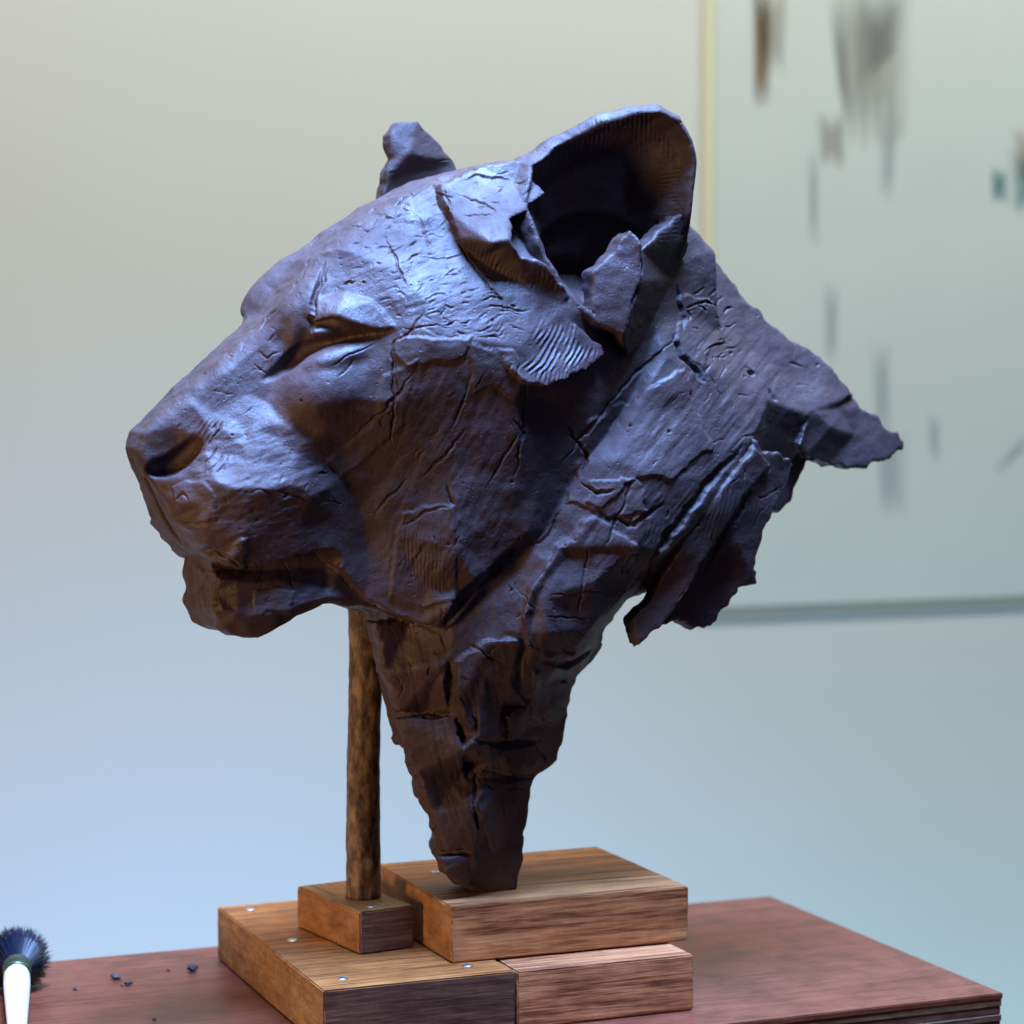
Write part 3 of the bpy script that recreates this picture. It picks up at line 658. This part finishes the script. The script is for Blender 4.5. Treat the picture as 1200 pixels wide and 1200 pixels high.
def end_mat(name, dark, light, seed):
    m, nt, b = new_mat(name); L = nt.links
    n1 = N(nt, 'ShaderNodeTexNoise', Scale=1.0, Detail=4.0, Roughness=0.65); L.new(coords(nt, (700, 700, 380), (0.5, 0.2, 0), (seed, 0, 0)).outputs[0], n1.inputs['Vector'])
    n2 = N(nt, 'ShaderNodeTexNoise', Scale=1.0, Detail=3.0, Distortion=0.5); L.new(coords(nt, (30, 60, 200), (0.35, 0, 0), (seed, 2, 0)).outputs[0], n2.inputs['Vector'])
    n3 = N(nt, 'ShaderNodeTexNoise', Scale=40.0, Detail=4.0); L.new(coords(nt, loc=(seed, 5, 1)).outputs[0], n3.inputs['Vector'])
    ad = N(nt, 'ShaderNodeMath', operation='MULTIPLY_ADD'); ad.inputs[1].default_value = 0.5; L.new(n1.outputs[0], ad.inputs[0])
    mu = N(nt, 'ShaderNodeMath', operation='MULTIPLY'); mu.inputs[1].default_value = 0.5; L.new(n2.outputs[0], mu.inputs[0]); L.new(mu.outputs[0], ad.inputs[2])
    rp = ramp(nt, [(0.36, dark), (0.60, light)]); L.new(ad.outputs[0], rp.inputs[0])
    st = ramp(nt, [(0.36, (0.62, 0.52, 0.46)), (0.58, (1, 1, 1))]); L.new(n3.outputs[0], st.inputs[0])
    L.new(mixc(nt, 0.7, rp.outputs[0], st.outputs[0], 'MULTIPLY'), b.inputs['Base Color']); b.inputs['Roughness'].default_value = 0.65; b.inputs['Specular IOR Level'].default_value = 0.3
    bump(nt, b, ad.outputs[0], 0.4, 0.0006); return m
M_e1 = end_mat('golden_end_grain', (0.25, 0.11, 0.030), (0.50, 0.27, 0.090), 1.0); M_e2 = end_mat('orange_end_grain', (0.26, 0.105, 0.030), (0.50, 0.24, 0.080), 4.0)
def block(z0, z1, fl, fr, bl, mat, label, depth=None, bev=0.0011, rz=0.0, front=None, end=None):
    """fl, fr, bl: where the front-left, front-right and back-left top corners show"""
    a = on_z(*fl, z1); b = on_z(*fr, z1); c = on_z(*bl, z1)
    w = float(np.linalg.norm((b-a)[:2])); dp = depth or float(np.linalg.norm((c-a)[:2]))
    bm = box_bm(0, w, 0, dp, 0, z1-z0, bev, 2)
    bm.normal_update(); bmesh.ops.subdivide_edges(bm, edges=[e for e in bm.edges if e.calc_length() > 0.02], cuts=6, use_grid_fill=True)
    ragged(bm, 0.00022, int(fl[0]))
    bm.normal_update()
    for f in bm.faces:
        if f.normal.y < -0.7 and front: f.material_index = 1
        if abs(f.normal.x) > 0.7 and end: f.material_index = 2
    o = bm_obj('wood_block', bm, mat)
    o.data.materials.append(front or mat); o.data.materials.append(end or mat)
    o.location = (a[0], a[1], z0); o.rotation_euler = (0, 0, rz)
    tag(o, label, 'wood block', 'wooden blocks under the head')
    return o
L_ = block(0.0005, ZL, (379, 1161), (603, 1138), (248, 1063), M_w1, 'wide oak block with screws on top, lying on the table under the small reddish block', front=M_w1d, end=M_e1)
block(0.0005, ZL-0.001, (606.5, 1139.5), (817, 1121), (452, 1052), M_w4, 'pale rough-sawn oak block half covered by the thick upper block', end=M_e1)
U_ = block(ZL+0.0004, ZU, (529, 1063), (803, 1037), (446, 1012), M_w2, 'thick upper oak block carrying the clay neck', end=M_e2)
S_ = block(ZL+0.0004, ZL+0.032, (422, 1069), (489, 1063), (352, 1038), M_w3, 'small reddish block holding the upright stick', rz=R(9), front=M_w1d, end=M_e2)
for p in ((548, 1132), (401, 1147), (343, 1102), (293, 1066)): screw(L_, on_z(*p, ZL))
screw(S_, on_z(440, 1063, ZL+0.032), 0.0036)
screw(U_, on_z(510, 1022, ZU), 0.0034)

# ------------------------------------------------------------------ the stick
def bark_mat():
    m, nt, b = new_mat('bare_branch'); L = nt.links
    n = N(nt, 'ShaderNodeTexNoise', Scale=1.0, Detail=6.0, Roughness=0.65); L.new(coords(nt, (150, 150, 60)).outputs[0], n.inputs['Vector'])
    r = ramp(nt, [(0.36, (0.028, 0.013, 0.008)), (0.5, (0.15, 0.085, 0.046)), (0.64, (0.34, 0.23, 0.13))]); L.new(n.outputs[0], r.inputs[0])
    L.new(r.outputs[0], b.inputs['Base Color']); b.inputs['Roughness'].default_value = 0.6
    bump(nt, b, n.outputs[0], 0.5, 0.0012); return m
P0 = on_z(425, 1051, ZL+0.032); P1 = P0+np.array([0.001, 0.0, 0.0])
dZ = 0.25
bm = bmesh.new(); rings = []; nseg, ncirc = 90, 36
for i in range(nseg+1):
    t = i/nseg; z = t*dZ
    cx = 0.0035*t+0.0004*math.sin(9*t+1); cy = 0.0005*math.sin(7*t)
    r0 = 0.0128+0.0007*math.sin(5*t+2)
    row = []
    for j in range(ncirc):
        a = 2*math.pi*j/ncirc
        rr = r0*(1+0.035*math.sin(2*a+3*t)+0.03*float(vnoise2(np.array(3*math.cos(a)+20+4*t*4), np.array(3*math.sin(a)+20+z*160), 400)))
        for (kz, ka, kr) in ((0.052, 4.2, 0.0022), (0.145, 5.2, 0.0018), (0.10, 3.6, 0.0016)):     # knots
            da = math.atan2(math.sin(a-ka), math.cos(a-ka)); rr += kr*math.exp(-((z-kz)/0.006)**2-(da/0.45)**2)
        row.append(bm.verts.new((cx+rr*math.cos(a), cy+rr*math.sin(a), z)))
    rings.append(row)
for A, B in zip(rings[:-1], rings[1:]):
    for j in range(ncirc): bm.faces.new((A[j], A[(j+1) % ncirc], B[(j+1) % ncirc], B[j]))
bm.faces.new(rings[0][::-1]); bm.faces.new(rings[-1])
st = bm_obj('wooden_stick', bm, bark_mat(), None, True); st.location = (P0[0], P0[1], ZL+0.0322)
tag(st, 'upright bare branch propping the jaw of the clay head', 'stick')

# ------------------------------------------------------------------ wall and painted panel
def plain(name, colr, rough=0.8, var=0.03, scale=3.0):
    m, nt, b = new_mat(name)
    n = N(nt, 'ShaderNodeTexNoise', Scale=scale, Detail=5.0); nt.links.new(coords(nt).outputs[0], n.inputs['Vector'])
    nt.links.new(mixc(nt, n.outputs[0], [x*(1-var) for x in colr], [min(1, x*(1+var)) for x in colr]), b.inputs['Base Color'])
    b.inputs['Roughness'].default_value = rough
    return m
YW = 1.45
wl = mesh_obj('wall', [(-2.5, YW, -1.6), (2.8, YW, -1.6), (2.8, YW, 2.6), (-2.5, YW, 2.6)], [(0, 1, 2, 3)], plain('white_wall', (0.74, 0.745, 0.73)))
tag(wl, kind='structure')
YP = YW-0.010
pl = on_y(836, 600, YP); pb = on_y(870, 712, YP)
pn = empty('painted_panel', (pl[0], YP, pb[2]))
PW, PH = 1.3, 1.5
bm_obj('panel_face', box_bm(0, PW, 0, 0.0085, 0, PH, 0.002), plain('chalky_panel', (0.68, 0.73, 0.73), 0.75, 0.05, 5.0), pn)
bm_obj('bottom_shadow_strip', box_bm(0.0, PW, 0.001, 0.0095, -0.011, -0.0003, 0.001), plain('grey_green_shadow', (0.34, 0.37, 0.32)), pn)  # added strip, coloured as the shadow line under the panel
bm_obj('lit_edge_strip', box_bm(-0.016, -0.0003, 0.0008, 0.0095, -0.011, PH, 0.001), plain('warm_lit_cream', (0.80, 0.76, 0.56)), pn)  # warm light on the panel's side edge, put into the cream colour
tag(pn, 'pale panel with faint brown and grey paint smears hanging on the wall', 'panel')
def smear_mat(name, colr, strength, seed, sx=70.0, sz=3.0):
    m, nt, b = new_mat(name); L = nt.links
    b.inputs['Base Color'].default_value = (*colr, 1); b.inputs['Roughness'].default_value = 0.8
    tr = nt.nodes.new('ShaderNodeBsdfTransparent'); mx = nt.nodes.new('ShaderNodeMixShader')
    tc = nt.nodes.new('ShaderNodeTexCoord'); sep = nt.nodes.new('ShaderNodeSeparateXYZ'); L.new(tc.outputs['Generated'], sep.inputs[0])
    n = N(nt, 'ShaderNodeTexNoise', Scale=1.0, Detail=4.0, Roughness=0.6); L.new(coords(nt, (sx, 1, sz), loc=(seed, 0, seed)).outputs[0], n.inputs['Vector'])
    def edge(sock):                         # 1 in the middle, 0 at both ends
        a = N(nt, 'ShaderNodeMath', operation='SUBTRACT'); a.inputs[1].default_value = 0.5; L.new(sock, a.inputs[0])
        c = N(nt, 'ShaderNodeMath', operation='ABSOLUTE'); L.new(a.outputs[0], c.inputs[0])
        r = N(nt, 'ShaderNodeMapRange'); r.inputs[1].default_value = 0.5; r.inputs[2].default_value = 0.12; L.new(c.outputs[0], r.inputs[0]); return r.outputs[0]
    e = N(nt, 'ShaderNodeMath', operation='MINIMUM'); L.new(edge(sep.outputs[0]), e.inputs[0]); L.new(edge(sep.outputs[2]), e.inputs[1])
    k = N(nt, 'ShaderNodeMath', operation='MULTIPLY_ADD'); k.inputs[1].default_value = 1.5; L.new(n.outputs[0], k.inputs[0]); L.new(e.outputs[0], k.inputs[2])
    f = N(nt, 'ShaderNodeMapRange'); f.inputs[1].default_value = 0.8; f.inputs[2].default_value = 1.7; f.inputs[4].default_value = strength; L.new(k.outputs[0], f.inputs[0])
    L.new(f.outputs[0], mx.inputs[0]); L.new(tr.outputs[0], mx.inputs[1]); L.new(b.outputs[0], mx.inputs[2])
    L.new(mx.outputs[0], nt.nodes['Material Output'].inputs['Surface'])
    return m
SM = {'br': smear_mat('brown_smear', (0.26, 0.17, 0.09), 0.8, 1.0), 'be': smear_mat('taupe_smear', (0.38, 0.35, 0.32), 0.5, 2.0), 'dk': smear_mat('dark_taupe_smear', (0.25, 0.23, 0.22), 0.35, 5.0),
      'te': smear_mat('teal_smear', (0.03, 0.24, 0.25), 0.6, 3.0), 'bl': smear_mat('blue_grey_smear', (0.36, 0.42, 0.47), 0.35, 4.0), 'oc': smear_mat('ochre_smear', (0.35, 0.29, 0.18), 0.5, 6.0)}
def smear(pts, kind):
    v = []
    for (x, y) in pts:
        p = on_y(x, y, YP-0.0012); v.append((p[0]-pn.location.x, p[1]-pn.location.y, p[2]-pn.location.z))
    mesh_obj('paint_smear', v, [tuple(range(len(v)))], SM[kind], pn)
smear([(882,-20),(905,-20),(903,125),(882,128)], 'br'); smear([(880,-20),(925,-20),(918,90),(896,90)], 'oc')
smear([(968,-30),(1070,-30),(1066,150),(1048,172),(995,178)], 'be'); smear([(970,0),(988,0),(1000,150),(986,130)], 'dk'); smear([(1000,-10),(1060,-10),(1050,60),(1005,110)], 'dk')
smear([(955,130),(995,130),(992,200),(965,195)], 'be'); smear([(945,170),(962,170),(960,290),(945,290)], 'bl'); smear([(1030,130),(1055,130),(1045,240),(1028,240)], 'bl')
smear([(1160,195),(1180,195),(1182,240),(1164,236)], 'te'); smear([(1182,175),(1240,175),(1240,255),(1188,250)], 'te'); smear([(1185,150),(1240,150),(1240,215),(1190,220)], 'oc')
smear([(1020,395),(1042,395),(1046,520),(1028,520)], 'bl'); smear([(1024,500),(1064,500),(1064,606),(1034,606)], 'bl'); smear([(1085,480),(1100,480),(1105,545),(1092,545)], 'bl')
smear([(1165,548),(1205,505),(1212,515),(1172,556)], 'bl'); smear([(965,330),(985,330),(980,430),(966,430)], 'bl')

# ------------------------------------------------------------------ brush lying on the table
bx = on_z(20, 1166, 0)
fdir = np.array([math.sin(YAW-0.213), math.cos(YAW-0.213), 0.0])
br = empty('dusting_brush', (bx[0], bx[1], 0), -(YAW-0.213))
M_hair = new_mat('blue_black_bristle')[0]; _b = M_hair.node_tree.nodes['Principled BSDF']
_n = N(M_hair.node_tree, 'ShaderNodeTexNoise', Scale=300.0); _r = ramp(M_hair.node_tree, [(0.35, (0.003, 0.004, 0.010)), (0.65, (0.007, 0.013, 0.038))])
M_hair.node_tree.links.new(coords(M_hair.node_tree).outputs[0], _n.inputs['Vector']); M_hair.node_tree.links.new(_n.outputs[0], _r.inputs[0]); M_hair.node_tree.links.new(_r.outputs[0], _b.inputs['Base Color'])
_b.inputs['Roughness'].default_value = 0.45
M_fer = new_mat('dull_green_ferrule')[0]; _b = M_fer.node_tree.nodes['Principled BSDF']; _b.inputs['Metallic'].default_value = 0.8; _b.inputs['Roughness'].default_value = 0.35; _b.inputs['Base Color'].default_value = (0.10, 0.12, 0.07, 1)
M_hnd = plain('white_lacquer', (0.85, 0.86, 0.88), 0.25, 0.01)
def lathe(name, prof, mat, parent, n=28):
    bm = bmesh.new(); rows = []
    for (y, r, z) in prof:
        rows.append([bm.verts.new((r*math.cos(2*math.pi*i/n), y, z+r*math.sin(2*math.pi*i/n))) for i in range(n)])
    for A, B in zip(rows[:-1], rows[1:]):
        for i in range(n): bm.faces.new((A[i], B[i], B[(i+1) % n], A[(i+1) % n]))
    bm.faces.new(rows[0]); bm.faces.new(rows[-1][::-1])
    return bm_obj(name, bm, mat, parent, True)
ax = lambda y: 0.0215+0.06*y            # the brush rises a little towards its bristles
lathe('handle', [(y, r, ax(y)) for y, r in ((-0.175, 0.003), (-0.172, 0.0055), (-0.14, 0.0068), (-0.09, 0.0085), (-0.05, 0.0098), (-0.028, 0.0098), (-0.020, 0.0088))], M_hnd, br)
lathe('ferrule', [(y, r, ax(y)) for y, r in ((-0.022, 0.0094), (-0.021, 0.0104), (-0.016, 0.0104), (-0.015, 0.0099), (-0.006, 0.0102), (-0.005, 0.0107), (0.0, 0.0109), (0.001, 0.0102))], M_fer, br)
hv, hf = [], []
rb = np.random.default_rng(77)
for k in range(4200):
    rad = math.sqrt(rb.uniform(0, 1)); th = rb.uniform(0, 2*math.pi)
    b0 = np.array([rad*0.0096*math.cos(th), -0.004, ax(0)+rad*0.0096*math.sin(th)])
    ln = 0.047*(1-0.42*rad**2)*rb.uniform(0.9, 1.06); fl = rad*0.0165*rb.uniform(0.85, 1.12)
    mid = b0+np.array([0.62*fl*math.cos(th), ln*0.5, 0.62*fl*math.sin(th)+0.001])
    tip = b0+np.array([fl*math.cos(th)+rb.normal(0, 0.0007), ln, fl*math.sin(th)+rb.normal(0, 0.0007)])
    for p in (mid, tip): p[2] = max(p[2], 0.0008)
    sd_ = np.array([-math.sin(th), 0, math.cos(th)]); w0 = 0.00042
    o_ = np.array([math.cos(th), 0, math.sin(th)])*w0
    i0 = len(hv)
    for p, w in ((b0, 1.0), (mid, 0.9), (tip, 0.25)):
        hv += [p+sd_*w0*w, p-sd_*w0*w*0.5+o_*w, p-sd_*w0*w*0.5-o_*w]
    for q in (0, 3):
        for a in range(3): hf.append((i0+q+a, i0+q+(a+1) % 3, i0+q+3+(a+1) % 3, i0+q+3+a))
    hf.append((i0+6, i0+7, i0+8))
bo = mesh_obj('bristles', hv, hf, M_hair, br); bo['kind'] = 'stuff'
tag(br, 'round brush with blue-black bristles and white handle lying on the table', 'brush')

# ------------------------------------------------------------------ clay crumbs on the table
CRUMBS = ((136, 1148, 0.0036, 'pointed dark clay crumb, the larger of a close pair beyond the brush'), (150, 1155, 0.0030, 'rounded dark clay crumb, the smaller of a close pair beyond the brush'),
  (225, 1139, 0.0046, 'largest flat clay crumb, lying close to the wide oak block'), (88, 1160, 0.0018, 'little clay crumb right beside the brush bristles'),
  (197, 1138, 0.0013, None), (181, 1196, 0.0016, None), (143, 1156, 0.0011, None))
for i, (x, y, r, lab) in enumerate(CRUMBS):
    bm = bmesh.new(); bmesh.ops.create_icosphere(bm, subdivisions=2, radius=r)
    rr = random.Random(i)
    for v in bm.verts:
        v.co *= rr.uniform(0.7, 1.15); v.co.x *= 1.3; v.co.z *= 0.62
    mz = min(v.co.z for v in bm.verts)
    o = bm_obj('clay_crumb', bm, M_clay); p = on_z(x, y, 0); o.location = (p[0], p[1], 0.0003-mz); o.rotation_euler = (0, 0, rr.uniform(0, 3))
    tag(o, lab or 'tiny dark clay speck on the bare table between brush and blocks', 'crumb', 'clay crumbs on the table')
